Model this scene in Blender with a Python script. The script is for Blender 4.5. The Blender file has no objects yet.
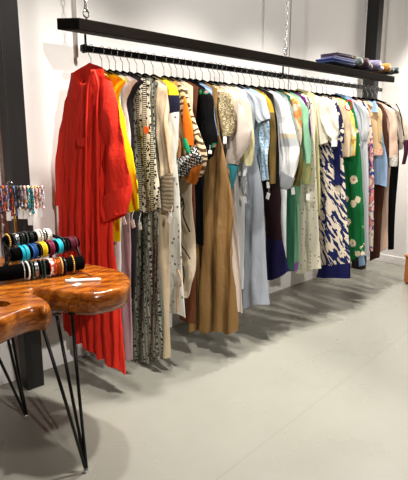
import bpy, bmesh, math, random
from mathutils import Vector, Matrix, noise as mnoise
random.seed(7)
SC = bpy.context.scene
COL = SC.collection
PI = math.pi

# ------------------------------------------------------------------ camera
F, CX, CY, CH = 495.0, 204.0, 240.0, 1.40
PITCH, HEAD = math.radians(11.64), math.radians(45.87)
FW = Vector((math.cos(HEAD)*math.cos(PITCH), math.sin(HEAD)*math.cos(PITCH), -math.sin(PITCH)))
RT = Vector((math.sin(HEAD), -math.cos(HEAD), 0))
UP = RT.cross(FW)
CAM = Vector((0, 0, CH))
cd = bpy.data.cameras.new('camera'); cam = bpy.data.objects.new('camera', cd); COL.objects.link(cam)
m = Matrix((RT, UP, -FW)).transposed().to_4x4(); m.translation = CAM
cam.matrix_world = m
cd.sensor_fit = 'HORIZONTAL'; cd.sensor_width = 36.0; cd.lens = F/408*36.0; cd.clip_start = 0.05
SC.camera = cam
def ray(x, y): return FW*F + RT*(x-CX) - UP*(y-CY)
def at(x, y, axis, val):
    d = ray(x, y); return CAM + d*((val-CAM[axis])/d[axis])
def at_plane(x, y, o, n):
    d = ray(x, y); return CAM + d*((Vector(o)-CAM).dot(n)/d.dot(n))

WALL_Y, END_X, CEIL = 2.71, 5.36, 3.25
RY, RZ = 2.33, 1.845           # the rail

# ------------------------------------------------------------------ colour and materials
DYE = 1.0          # depth of the cloth dyes
def lin(h):
    h = h.lstrip('#'); c = [int(h[i:i+2], 16)/255 for i in (0, 2, 4)]
    return tuple(DYE*(v/12.92 if v <= .04045 else ((v+.055)/1.055)**2.4) for v in c) + (1,)
class NT:
    def __init__(s, name, rough=.85, metal=0, spec=.3, sheen=0):
        s.m = bpy.data.materials.new(name); s.m.use_nodes = True
        s.t = s.m.node_tree; s.n = s.t.nodes; s.l = s.t.links
        s.b = s.n['Principled BSDF']
        s.b.inputs['Roughness'].default_value = rough
        s.b.inputs['Metallic'].default_value = metal
        s.b.inputs['Specular IOR Level'].default_value = spec
        if sheen: s.b.inputs['Sheen Weight'].default_value = sheen
    def new(s, t, **k):
        n = s.n.new(t)
        for a, v in k.items(): setattr(n, a, v)
        return n
    def put(s, sock, v):
        if isinstance(v, bpy.types.NodeSocket): s.l.new(v, sock)
        elif isinstance(v, str): sock.default_value = lin(v)
        elif v is not None: sock.default_value = v
    def coord(s, kind='UV', scale=(1, 1, 1), rot=0, loc=(0, 0, 0)):
        c = s.new('ShaderNodeTexCoord'); mp = s.new('ShaderNodeMapping')
        s.l.new(c.outputs[kind], mp.inputs[0])
        mp.inputs['Scale'].default_value = scale; mp.inputs['Rotation'].default_value = (0, 0, rot); mp.inputs['Location'].default_value = loc
        return mp.outputs[0]
    def noise(s, v, scale=5, detail=3, dist=0):
        n = s.new('ShaderNodeTexNoise'); s.l.new(v, n.inputs['Vector'])
        n.inputs['Scale'].default_value = scale; n.inputs['Detail'].default_value = detail; n.inputs['Distortion'].default_value = dist
        return n.outputs[0]
    def wave(s, v, scale=5, dist=0, dscale=1, dirn='X', prof='SIN', detail=1):
        n = s.new('ShaderNodeTexWave', bands_direction=dirn, wave_profile=prof); s.l.new(v, n.inputs['Vector'])
        n.inputs['Scale'].default_value = scale; n.inputs['Distortion'].default_value = dist
        n.inputs['Detail Scale'].default_value = dscale; n.inputs['Detail'].default_value = detail
        return n.outputs['Fac']
    def voro(s, v, scale=10, feature='F1', rnd=1, out='Distance'):
        n = s.new('ShaderNodeTexVoronoi', feature=feature); s.l.new(v, n.inputs['Vector'])
        n.inputs['Scale'].default_value = scale
        n.inputs['Randomness'].default_value = rnd
        return n.outputs[out]
    def ramp(s, f, stops, const=False):
        n = s.new('ShaderNodeValToRGB'); s.l.new(f, n.inputs[0]); r = n.color_ramp
        if const: r.interpolation = 'CONSTANT'
        while len(r.elements) < len(stops): r.elements.new(.5)
        for e, (p, c) in zip(r.elements, stops):
            e.position = p; e.color = lin(c) if isinstance(c, str) else (c, c, c, 1)
        return n.outputs[0]
    def mix(s, f, a, b):
        n = s.new('ShaderNodeMix', data_type='RGBA')
        s.put(n.inputs[0], f); s.put(n.inputs[6], a); s.put(n.inputs[7], b)
        return n.outputs[2]
    def math(s, op, a, b=0.0):
        n = s.new('ShaderNodeMath', operation=op); s.put(n.inputs[0], a); s.put(n.inputs[1], b)
        return n.outputs[0]
    def sep(s, v):
        n = s.new('ShaderNodeSeparateXYZ'); s.l.new(v, n.inputs[0]); return n.outputs
    def bump(s, h, strength=.3, dist=.01):
        n = s.new('ShaderNodeBump'); s.l.new(h, n.inputs['Height'])
        n.inputs['Strength'].default_value = strength; n.inputs['Distance'].default_value = dist
        s.l.new(n.outputs[0], s.b.inputs['Normal'])
    def color(s, c): s.put(s.b.inputs['Base Color'], c); return s.m
def plain(name, c, rough=.6, metal=0, spec=.4, vary=0):
    k = NT(name, rough, metal, spec)
    if vary:
        c = k.mix(k.noise(k.coord('Object'), 14, 4), c, vary)
    return k.color(c)
_CLOTH = {}
def cloth(name, c, c2=None, kind='plain', rough=.85, crease=.35, **p):
    """woven cloth: c ground colour, c2 pattern colour; pattern runs in metres along the garment's own length"""
    global DYE
    DYE = .80
    k = NT('cloth_' + name, rough, 0, p.get('spec', .2), p.get('sheen', 0))
    uv = k.coord('UV')
    c2 = c2 or c
    if kind == 'plain': out = k.mix(k.math('MULTIPLY', k.noise(uv, 60, 3), .35), c, c2)
    elif kind == 'mottle': out = k.ramp(k.noise(uv, p.get('scale', 30), 4), [(.40, c), (.47, c2)] + ([(.60, p['c3'])] if 'c3' in p else []), True)
    elif kind == 'dots':
        out = k.mix(k.ramp(k.voro(uv, p.get('scale', 26), rnd=.35), [(0, 1.0), (p.get('r', .2), 0.0)], True), c, c2)
    elif kind == 'flowers':
        v = k.voro(uv, p.get('scale', 11), rnd=.9)
        wob = k.math('ADD', v, k.math('MULTIPLY', k.noise(uv, 70, 2), .28))
        out = k.ramp(wob, [(0, p.get('c3', c2)), (.26, c2), (p.get('r', .44), c)], True)
    elif kind == 'stripes':
        out = k.ramp(k.wave(uv, p.get('scale', 10), p.get('dist', 1), 2, p.get('dirn', 'X')), [(0, c), (p.get('w', .5), c2)], True)
    elif kind == 'zebra':
        q = k.sep(uv); L = lambda a, b, m: k.math('MULTIPLY', k.math('ADD', k.math('MULTIPLY', q[0], a), k.math('MULTIPLY', q[1], b)), m)
        cb = k.new('ShaderNodeCombineXYZ'); k.l.new(L(.80, -.60, 42), cb.inputs[0]); k.l.new(L(.60, .80, 11), cb.inputs[1])
        out = k.ramp(k.noise(cb.outputs[0], 1.0, 2, .5), [(0, c), (p.get('w', .495), c2)], True)
    elif kind == 'lace':
        v = k.voro(uv, p.get('scale', 60), 'DISTANCE_TO_EDGE')
        out = k.mix(k.ramp(v, [(0, 1.0), (p.get('r', .12), 0.0)], True), c, c2)
    elif kind == 'houndstooth':
        n = k.new('ShaderNodeTexChecker'); k.l.new(k.coord('UV', rot=.5), n.inputs[0]); n.inputs['Scale'].default_value = p.get('scale', 90)
        nz = k.noise(uv, 110, 2)
        out = k.mix(k.ramp(nz, [(0, 0.0), (.5, 1.0)], True), k.mix(n.outputs['Fac'], c, c2), c2)
    elif kind == 'ladder':   # vertical bands, alternate ones filled with short rungs
        band = k.wave(uv, p.get('scale', 4.2), .6, 1, 'X')
        rung = k.ramp(k.wave(uv, p.get('rung', 24), .5, 4, 'Y'), [(0, c), (.45, c2)], True)
        leaf = k.mix(k.ramp(k.voro(uv, 60), [(0, 1.0), (.42, 0.0)], True), c, c2)
        n = k.new('ShaderNodeValToRGB'); k.l.new(band, n.inputs[0]); n.color_ramp.interpolation = 'CONSTANT'
        e = n.color_ramp.elements; e[0].position = 0; e[0].color = (0, 0, 0, 1); e[1].position = .62; e[1].color = (1, 1, 1, 1)
        edge = k.ramp(band, [(0, 0.0), (.46, 1.0), (.62, 0.0)], True)
        out = k.mix(edge, k.mix(n.outputs[0], leaf, rung), c2)
    elif kind == 'bands':    # horizontal zones measured down from the shoulder
        y = k.sep(uv)[1]; y = k.math('ADD', y, k.math('MULTIPLY', k.noise(uv, 9, 1), p.get('wob', .0)))
        ln = p.get('length', 1.5)
        out = k.ramp(k.math('DIVIDE', y, ln), [(a/ln, b) for a, b in p['zones']], True)
        if 'dots' in p:
            d = k.ramp(k.voro(uv, 26, rnd=.5), [(0, 1.0), (.2, 0.0)], True)
            d = k.math('MULTIPLY', d, k.math('GREATER_THAN', y, p['dots_from']))
            out = k.mix(d, out, p['dots'])
    elif kind == 'paint':    # big abstract patches
        out = k.ramp(k.noise(k.coord('UV', (1, .55, 1), p.get('rot', .4), (p.get('off', 0), 0, 0)), p.get('scale', 7), 1.5, 1.2), p['stops'], True)
    else: raise ValueError(kind)
    h = k.math('ADD', k.math('MULTIPLY', k.noise(k.coord('UV', (1, .22, 1)), 38, 3, .6), 1.0), k.math('MULTIPLY', k.noise(uv, 24, 4, .8), .3))
    k.bump(h, crease, .012)
    mt = k.color(out); DYE = 1.0
    return mt

WHITEWALL = NT('painted_wall', .75, 0, .25); _v = WHITEWALL.coord('Object')
WHITEWALL.bump(WHITEWALL.noise(_v, 9, 4), .05, .01)
WHITEWALL = WHITEWALL.color(WHITEWALL.mix(WHITEWALL.noise(_v, 1.3, 3), '#ece8e4', '#f3f0ec'))
CEILM = plain('ceiling_paint', '#3b3a38', .9)
SHOPWALL = plain('shop_wall', '#7d7973', .9)
BLACKWOOD = NT('dark_stained_timber', .75, 0, .06); _v = BLACKWOOD.coord('Object', (1, 6, 6))
BLACKWOOD.bump(BLACKWOOD.noise(_v, 12, 4), .2, .004)
BLACKWOOD = BLACKWOOD.color(BLACKWOOD.mix(BLACKWOOD.noise(_v, 9, 5), '#070503', '#17100a'))
POSTM = NT('black_post', .55, 0, .4); _v = POSTM.coord('Object', (7, 7, 1))
POSTM = POSTM.color(POSTM.mix(POSTM.noise(_v, 6, 4), '#070606', '#14110f'))
BLACKMETAL = plain('black_steel', '#0b0b0c', .38, .6, .5)
CHROME = plain('chrome', '#d9dadd', .16, 1.0)
STEEL = plain('zinc_chain', '#c9c9c4', .3, 1.0)
BRASS = plain('brass', '#b58a3c', .3, 1.0)
VELVET = NT('black_velvet', 1, 0, .03); VELVET = VELVET.color('#050505')
GOLDHANG = plain('olive_hanger', '#a68a2a', .5, .2)
CARD = plain('white_card', '#f4f3ef', .8)

FLOORM = NT('polished_concrete', .3, 0, .45)
def _floor():
    k = FLOORM; v = k.coord('Object')
    base = k.mix(k.noise(v, 1.1, 5, .6), '#83827a', '#929085')
    base = k.mix(k.math('MULTIPLY', k.noise(v, 9, 6), .35), base, '#7c7a6d')
    s = k.sep(v)
    a, b = Vector((1.549, 1.291)), Vector((3.49, 1.428)); d = (b-a).normalized(); n = Vector((-d.y, d.x)); c = n.dot(a)
    dist = k.math('ABSOLUTE', k.math('SUBTRACT', k.math('ADD', k.math('MULTIPLY', s[0], n.x), k.math('MULTIPLY', s[1], n.y)), c))
    ln = k.math('LESS_THAN', k.math('ADD', dist, k.math('MULTIPLY', k.noise(v, 30, 2), .006)), .0065)
    base = k.mix(k.math('MULTIPLY', ln, .32), base, '#6e6a60')
    r = k.ramp(k.noise(v, 2.3, 4), [(.3, .24), (.7, .36)])
    k.l.new(r, k.b.inputs['Roughness'])
    k.bump(k.noise(v, 1.5, 2), .05, .01)
    return k.color(base)
FLOORM = _floor()

SLAB = NT('polished_slab_wood', .22, 0, .5)
def _slab():
    k = SLAB; v = k.coord('Object', (1, 1, 1.4), .5)
    g2 = k.noise(k.coord('Object', (2.2, 9, 9), .5), 5, 6, 1.2)
    g3 = k.noise(k.coord('Object', (3, 30, 30), .5), 7, 4, .6)
    g = k.wave(v, 4.0, 9, 1.2, 'Y', detail=3)
    f = k.math('ADD', k.math('ADD', k.math('MULTIPLY', g2, .62), k.math('MULTIPLY', g3, .25)), k.math('MULTIPLY', g, .14))
    c = k.ramp(f, [(.30, '#3f1e08'), (.45, '#74390e'), (.58, '#985517'), (.74, '#b87726')])
    knots = k.ramp(k.voro(v, 4), [(0, 1.0), (.09, 0.0)])
    c = k.mix(k.math('MULTIPLY', knots, .6), c, '#3a1b08')
    k.bump(g2, .1, .004)
    return k.color(c)
SLAB = _slab()

# ------------------------------------------------------------------ mesh helpers
def link(o, parent=None):
    COL.objects.link(o)
    if parent is not None:
        o.parent = parent
        o.matrix_parent_inverse = Matrix.Translation(parent.location).inverted()
    return o
def mesh_obj(name, verts, faces, mat, parent=None, uvs=None, smooth=True):
    me = bpy.data.meshes.new(name); me.from_pydata([tuple(v) for v in verts], [], faces); me.update()
    if uvs:
        ul = me.uv_layers.new(name='UVMap')
        for p in me.polygons:
            for li in p.loop_indices: ul.data[li].uv = uvs[me.loops[li].vertex_index]
    if smooth: me.polygons.foreach_set('use_smooth', [True]*len(me.polygons))
    me.materials.append(mat)
    return link(bpy.data.objects.new(name, me), parent)
def bm_obj(name, bm, mat, parent=None, smooth=False):
    bmesh.ops.recalc_face_normals(bm, faces=bm.faces)
    me = bpy.data.meshes.new(name); bm.to_mesh(me); bm.free()
    if smooth: me.polygons.foreach_set('use_smooth', [True]*len(me.polygons))
    me.materials.append(mat)
    return link(bpy.data.objects.new(name, me), parent)
def add_box(bm, lo, hi, bev=0, mat=None):
    r = bmesh.ops.create_cube(bm, size=1); vs = r['verts']
    lo, hi = Vector(lo), Vector(hi); c, s = (lo+hi)/2, hi-lo
    for v in vs:
        v.co = Vector((v.co.x*s.x, v.co.y*s.y, v.co.z*s.z))
        if mat is not None: v.co = mat @ v.co
        v.co += c
    if bev:
        es = {e for v in vs for e in v.link_edges}
        bmesh.ops.bevel(bm, geom=list(es), offset=bev, segments=2, affect='EDGES', profile=.6)
def add_tube(bm, pts, r, n=8, closed=False, cap=True):
    pts = [Vector(p) for p in pts]; N = len(pts); rings = []
    rr = r if isinstance(r, (list, tuple)) else [r]*N
    prev = None
    for i, p in enumerate(pts):
        if closed: t = pts[(i+1) % N]-pts[i-1]
        else: t = pts[min(i+1, N-1)]-pts[max(i-1, 0)]
        t.normalize()
        if prev is None:
            a = t.orthogonal().normalized()
        else:
            a = prev-t*prev.dot(t)
            a = a.normalized() if a.length > 1e-6 else t.orthogonal().normalized()
        prev = a; b = t.cross(a)
        rings.append([bm.verts.new(p+(a*math.cos(2*PI*j/n)+b*math.sin(2*PI*j/n))*rr[i]) for j in range(n)])
    for i in range(N if closed else N-1):
        A, B = rings[i], rings[(i+1) % N]
        for j in range(n): bm.faces.new((A[j], A[(j+1) % n], B[(j+1) % n], B[j]))
    if cap and not closed:
        bm.faces.new(rings[0][::-1]); bm.faces.new(rings[-1])
def add_ball(bm, c, r, seg=8, sc=(1, 1, 1)):
    rr = bmesh.ops.create_uvsphere(bm, u_segments=seg, v_segments=max(4, seg//2+1), radius=r)
    for v in rr['verts']: v.co = Vector((v.co.x*sc[0], v.co.y*sc[1], v.co.z*sc[2]))+Vector(c)
def add_torus(bm, c, ax, R, r, n=20, k=6, flat=1.0):
    ax = Vector(ax).normalized(); a = ax.orthogonal().normalized(); b = ax.cross(a); c = Vector(c); rings = []
    for i in range(n):
        th = 2*PI*i/n; d = a*math.cos(th)+b*math.sin(th)
        rings.append([bm.verts.new(c+d*(R+r*math.cos(2*PI*j/k))+ax*r*flat*math.sin(2*PI*j/k)) for j in range(k)])
    for i in range(n):
        A, B = rings[i], rings[(i+1) % n]
        for j in range(k): bm.faces.new((A[j], A[(j+1) % k], B[(j+1) % k], B[j]))
def thing(name, label, cat, loc, group=None):
    o = bpy.data.objects.new(name, None); o.empty_display_size = .05; COL.objects.link(o); o.location = loc
    return tag(o, label, cat, group)
def tag(o, label, cat, group=None):
    o['label'] = label; o['category'] = cat
    if group: o['group'] = group
    return o
def structure(name, lo, hi, mat, bev=0, label=None):
    bm = bmesh.new(); add_box(bm, lo, hi, bev); o = bm_obj(name, bm, mat); o['kind'] = 'structure'
    if label: o['label'] = label
    return o
def crom(pts, t):
    """Catmull-Rom through a list of tuples, t in 0..1"""
    n = len(pts)-1
    x = min(max(t, 0), 1)*n; i = min(int(x), n-1); f = x-i
    p0, p1, p2, p3 = pts[max(i-1, 0)], pts[i], pts[i+1], pts[min(i+2, n)]
    return [.5*((2*b)+(-a+c)*f+(2*a-5*b+4*c-d)*f*f+(-a+3*b-3*c+d)*f**3) for a, b, c, d in zip(p0, p1, p2, p3)]

# ------------------------------------------------------------------ the room
ROOM_L, ROOM_F = -3.6, -4.2
structure('floor', (ROOM_L-.1, ROOM_F-.1, -.1), (END_X+.1, WALL_Y+.1, 0), FLOORM, label='polished grey concrete floor with a faint saw-cut joint')
structure('ceiling', (ROOM_L-.1, ROOM_F-.1, CEIL), (END_X+.1, WALL_Y+.1, CEIL+.1), CEILM)
structure('wall_back', (ROOM_L-.1, WALL_Y, 0), (END_X+.1, WALL_Y+.1, CEIL), WHITEWALL, label='white wall behind the clothes rack')
structure('wall_right', (END_X, ROOM_F-.1, 0), (END_X+.1, WALL_Y, CEIL), WHITEWALL, label='white end wall beyond the rack')
structure('wall_left', (ROOM_L-.1, ROOM_F-.1, 0), (ROOM_L, WALL_Y, CEIL), SHOPWALL)
structure('wall_front', (ROOM_L, ROOM_F-.1, 0), (END_X, ROOM_F, CEIL), SHOPWALL)
structure('trim_1', (1.075, 2.535, 0), (1.174, 2.625, CEIL), POSTM, .004, 'black timber post by the table, left of the red robe')
structure('trim_2', (4.84, 2.535, 0), (4.935, 2.66, CEIL), POSTM, .004, 'black timber post at the far end of the rack')
_q = at(290, 30, 1, WALL_Y)
structure('trim_3', (_q.x-.004, WALL_Y-.004, 1.2), (_q.x+.004, WALL_Y, CEIL), plain('panel_gap', '#8d8984', .8), 0, 'thin vertical joint strip on the back wall')
structure('baseboard_right', (END_X-.012, ROOM_F, 0), (END_X, WALL_Y, .085), WHITEWALL, .003)
# conduit on the wall behind the near end of the rack
_a = at(73.5, 0, 1, WALL_Y-.012)
cp = thing('conduit_pipe', 'thin white vertical conduit on the wall above the red robe', 'pipe', (_a.x, WALL_Y-.012, 1.86))
bm = bmesh.new(); add_tube(bm, [(_a.x, WALL_Y-.014, 1.86), (_a.x, WALL_Y-.014, CEIL)], .012, 10); bm_obj('pipe', bm, WHITEWALL, cp, True)
for z in (2.02, 2.6):
    bm = bmesh.new(); add_box(bm, (_a.x-.03, WALL_Y-.006, z), (_a.x+.03, WALL_Y, z+.02), .002); add_torus(bm, (_a.x, WALL_Y-.014, z+.01), (0, 0, 1), .0145, .003, 14)
    bm_obj('pipe_clip', bm, STEEL, cp, True)
_o = at(82, 350, 1, WALL_Y)
so = thing('wall_socket', 'small white socket plate low on the wall behind the red robe', 'socket', (_o.x, WALL_Y, _o.z))
bm = bmesh.new(); add_box(bm, (_o.x-.04, WALL_Y-.009, _o.z-.03), (_o.x+.04, WALL_Y, _o.z+.045), .003); bm_obj('cover_plate', bm, CARD, so)
bm = bmesh.new(); add_tube(bm, [(_o.x, WALL_Y-.011, _o.z+.008), (_o.x, WALL_Y-.006, _o.z+.008)], .019, 16); bm_obj('outlet', bm, plain('socket_grey', '#bdbbb6', .5), so)

# ------------------------------------------------------------------ hanging rack
TILT = .15
BX0, BX1, BY0, BY1, BZ0, BZ1 = 1.312, 4.585, 2.2, 2.41, 1.901, 1.955
rack = thing('hanging_clothes_rack', 'long dark timber shelf on chains with a black clothes rail beneath', 'clothes rack', (1.42, RY, RZ))
bm = bmesh.new(); add_box(bm, (BX0, BY0, BZ0), (BX1, BY1, BZ1), .004)
for v in bm.verts: v.co.z += TILT*(v.co.y-BY0)
bm_obj('shelf_board', bm, BLACKWOOD, rack)
bm = bmesh.new(); add_box(bm, (1.395, RY-.011, RZ-.016), (4.60, RY+.011, RZ+.016), .003); bm_obj('rail', bm, BLACKMETAL, rack)
for cx in (1.415, 3.052):
    bm = bmesh.new(); zt_ = BZ1+TILT*(RY-.03-BY0); z = zt_+.075; i = 0
    while z < CEIL-.02:
        e = Vector((1, 0, 0)) if i % 2 else Vector((0, 1, 0))
        pts = [Vector((cx, RY-.03, z))+e*.0105*math.cos(a)+Vector((0, 0, .021*math.sin(a))) for a in [2*PI*j/14 for j in range(14)]]
        add_tube(bm, pts, .0032, 6, True); z += .0345; i += 1
    bm_obj('chain', bm, STEEL, rack, True)
    bm = bmesh.new()
    add_tube(bm, [(cx, RY-.03, zt_-.002), (cx, RY-.03, zt_+.018)], .005, 8)
    add_torus(bm, (cx, RY-.03, zt_+.034), (0, 1, 0), .016, .0042, 16)
    hk = bm_obj('eye_bolt', bm, CHROME, rack, True)
    bm = bmesh.new(); add_torus(bm, (cx, RY-.03, zt_+.06), (1, 0, 0), .014, .004, 16); bm_obj('carabiner', bm, CHROME, rack, True)
    bm = bmesh.new(); add_tube(bm, [(cx, RY-.012, BZ0+.01), (cx, RY-.012, RZ+.01)], .006, 8); add_box(bm, (cx-.007, RY-.017, RZ-.021), (cx+.007, RY+.017, RZ+.021), .002)
    bm_obj('rail_hanger', bm, BLACKMETAL, rack)

# ------------------------------------------------------------------ garments
def ring_mesh(name, mat, parent, rows, base, e, nrm, t, amp, k, seed, nS=28, top_t=.5, neck=0, back_neck=0, neckw=.07, shoulder=0, noff=0, far_uv=0, hemw=.012, bulge=0, pw=.8, nV=26, crease=1.0):
    """a closed cloth tube; rows = list of (d0, z0, d1, z1): far edge and near edge down the length, d measured along the garment's width"""
    rnd = random.Random(seed); ph = [rnd.uniform(0, 6.28) for _ in range(8)]
    verts, uvs, faces = [], [], []
    nh = nS//2; n = 2*nh
    ztop = max(rows[0][1], rows[0][3]); Ln = max(.05, rows[0][3]-rows[-1][3])
    for i in range(nV+1):
        v = i/nV; d0, z0, d1, z1 = crom(rows, v)
        thick = t*(top_t+(1-top_t)*min(1, v/.12)**.7)*(1+bulge*math.sin(PI*v))
        for j in range(n):
            th = 2*PI*j/n
            u = math.cos(th); s = math.sin(th)
            u = u*(1-.12*abs(s)**2)
            d = d0+(d1-d0)*(u+1)/2; z = z0+(z1-z0)*(u+1)/2
            fade = max(0, 1-v*Ln/.17)
            z += shoulder*max(0, 1-abs(d)/.19)**.9 * fade
            if neck and s > .05: z -= neck*math.exp(-(d/neckw)**2)*fade**1.5
            if back_neck and s < -.05: z -= back_neck*math.exp(-(d/neckw)**2)*fade**1.5
            a = amp*min(1, v*1.25+.02)**pw
            w = d1-d0
            q = (d-d0)
            fold = a*(math.sin(k*q+ph[0]+.9*math.sin(2.2*v+ph[1]))+.5*math.sin(2.3*k*q+ph[2]+1.1*math.sin(3*v+ph[3])))/1.3
            wr = .22*amp*crease*min(1, v*Ln*9)*mnoise.noise((d*16+ph[4], z*9, seed*1.7+(1 if s > 0 else 4)))
            z += -hemw*(v**8)*math.sin(k*.7*q+ph[5])
            pos = base+e*d+nrm*(s*thick+fold+wr*3+noff)
            verts.append((pos.x, pos.y, z))
            uvs.append((d+(1.3 if s < -.01 else 0), ztop-z))
    for i in range(nV):
        for j in range(n):
            a, b = i*n+j, i*n+(j+1) % n
            faces.append((a, a+n, b+n, b))
    return mesh_obj(name, verts, faces, mat, parent, uvs)

ALL_X = []
def hanger(X, yaw, words, kind='black'):
    e = Vector((math.sin(yaw), -math.cos(yaw), 0)); base = Vector((X, RY, 0))
    h = thing('clothes_hanger', words, 'hanger', (X, RY, RZ-.12), 'hangers along the rail')
    bm = bmesh.new(); pts = []
    for i in range(15):                       # hook over the rail
        a = math.radians(-40+ i*(250/14)); pts.append(base+e*(.024*math.cos(a))+Vector((0, 0, RZ+.0+.024*math.sin(a))))
    pts += [base+e*(-.014)+Vector((0, 0, RZ-.028)), base+Vector((0, 0, RZ-.042)), base+Vector((0, 0, RZ-.085))]
    add_tube(bm, pts, .0021, 6)
    o = bm_obj('hook', bm, CHROME, h, True); o['label'] = 'chrome hook'
    bm = bmesh.new(); pts = []; rr = []
    for i in range(17):
        u = -1+i/8; pts.append(base+e*(u*.122)+Vector((0, 0, RZ-.091-.047*abs(u)**1.15))); rr.append(.004 if abs(u) > .15 else .0055)
    add_tube(bm, pts, rr, 8)
    bm_obj('shoulder_bar', bm, VELVET if kind == 'black' else GOLDHANG, h, True)
    return h

def garment(name, label, cat, X, near, mat, short, far=None, t=.019, amp=.012, k=34, neck=.05, yaw=0, sleeves=(), tags=(), hang='black', group=None, seed=None, extra=(), shoulder=.082, bulge=0, neckw=.07, nV=26, nS=28, farmax=.30, loc_hook=True, noff=0, sw=.19):
    """near = outline of the edge towards the shop floor, read where the garment hangs (plane X); the far edge mirrors it, stopped by the wall"""
    seed = seed if seed is not None else int(X*1000)
    e = Vector((math.sin(yaw), -math.cos(yaw), 0)); nrm = Vector((-math.cos(yaw), -math.sin(yaw), 0)); base = Vector((X, RY, 0))
    def dz(p, off=0):
        q = at_plane(p[0], p[1], base+nrm*off, nrm); return ((q-base).dot(e), q.z)
    nr = [dz(p) for p in near]
    if far is not None: fr = [dz(p) for p in far]; fr = [(max(a, -(WALL_Y-.035-RY)/math.cos(yaw)), b) for a, b in fr]
    else: fr = [(-min(abs(d)*.95, farmax), z) for d, z in nr]
    rows = [(f[0], f[1], q[0], q[1]) for f, q in zip(fr, nr)]
    zs = lambda d: RZ-.079-.082*(abs(d)/.19)**1.1
    rows[0] = (-sw, zs(sw), sw, zs(sw))
    zmin = min(q[1] for q in nr)
    g = thing(name, label, cat, (X, RY, zmin), group)
    ring_mesh('body', mat, g, rows, base, e, nrm, t, amp, k, seed, neck=neck, back_neck=.012, shoulder=shoulder, bulge=bulge, neckw=neckw, nV=nV, nS=nS, noff=noff)
    for i, s in enumerate(sleeves):           # each: dict(rows=[((inner),(outer)),...], mat, t, off, cuff=...)
        off = s.get('off', .012)
        rw = []
        for a, b in s['rows']:
            A, B = dz(a, off), dz(b, off); rw.append((A[0], A[1], B[0], B[1]))
        if s.get('name', 'sleeve') == 'sleeve' and s.get('set', True):
            rw[0] = (-.205, zs(.205)-.004, -.13, zs(.13)-.006) if s.get('set') == 'far' else (.13, zs(.13)-.006, .205, zs(.205)-.004)
        m2 = s.get('mat', mat)
        pr = s.get('name', 'sleeve')
        so_ = ring_mesh(pr, m2, g, rw, base, e, nrm, s.get('t', .026)*.85, s.get('amp', .007)*1.7, s.get('k', 70), seed+i*7+1, nS=28, crease=2.2, nV=s.get('nV', 20), top_t=s.get('top_t', .4), noff=off, hemw=.004)
        if s.get('label'): so_['label'] = s['label']
        if 'cuff' in s:
            rw2 = []
            for a, b in s['cuff']:
                A, B = dz(a, off), dz(b, off); rw2.append((A[0], A[1], B[0], B[1]))
            c = ring_mesh('cuff', s['cuffmat'], so_, rw2, base, e, nrm, s.get('t', .026)+.004, .004, 40, seed+i*7+2, nS=20, nV=8, top_t=1, noff=off, hemw=.003)
            c.matrix_parent_inverse = Matrix.Identity(4)
            if s.get('cufflabel'): c['label'] = s['cufflabel']
        if s.get('mirror', True):
            mx = max(max(r[0], r[2]) for r in rw); f = min(1, .33/max(mx, .01))
            rm = [(-r[2]*f, r[3], -r[0]*f, r[1]) for r in rw]
            ring_mesh(pr, m2, g, rm, base, e, nrm, s.get('t', .026), s.get('amp', .007), s.get('k', 45), seed+i*7+3, nS=20, nV=12, top_t=s.get('top_t', .6), noff=off, hemw=.004)
    for (px, py, tw, th_, rot) in tags:
        q = at_plane(px, py, base+nrm*(t+.022), nrm)
        bm = bmesh.new(); mm = Matrix.Rotation(rot, 3, nrm) @ Matrix((e, nrm, Vector((0, 0, 1)))).transposed()
        add_box(bm, (-tw/2+q.x, -.0007+q.y, -th_/2+q.z), (tw/2+q.x, .0007+q.y, th_/2+q.z), 0, mm)
        top = Vector(q)+mm @ Vector((0, 0, th_/2))
        add_tube(bm, [top-Vector((0, 0, .003)), top+Vector((.004, .004, .025)), top+Vector((.018, .006, .05))], .0008, 4)
        o = bm_obj('price_tag', bm, CARD, g); o['label'] = 'white price tag'
    for fn in extra: fn(g, base, e, nrm, dz)
    if loc_hook: hanger(X, yaw, short, hang)
    ALL_X.append(X)
    return g
def strap(px, mat, width=.012, name='trim_band', off=.035, label=None):
    """a narrow applied band or cord following a line of points"""
    def fn(g, base, e, nrm, dz):
        pts = [at_plane(x, y, base+nrm*off, nrm) for x, y in px]
        bm = bmesh.new(); P = [Vector(crom([tuple(p) for p in pts], i/24)) for i in range(25)]
        add_tube(bm, P, width/2, 6); o = bm_obj(name, bm, mat, g, True)
        if label: o['label'] = label
    return fn
def patch(rows, mat, name='panel', off=.03, t=.006, label=None, amp=.003):
    def fn(g, base, e, nrm, dz):
        rw = []
        for a, b in rows:
            A, B = dz(a, off), dz(b, off); rw.append((A[0], A[1], B[0], B[1]))
        o = ring_mesh(name, mat, g, rw, base, e, nrm, t, amp, 40, 5, nS=16, nV=12, top_t=1, noff=off, hemw=.002)
        if label: o['label'] = label
    return fn
RED = cloth('red_crinkle', '#ff3a28', '#f02a1c', crease=.6)
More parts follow.
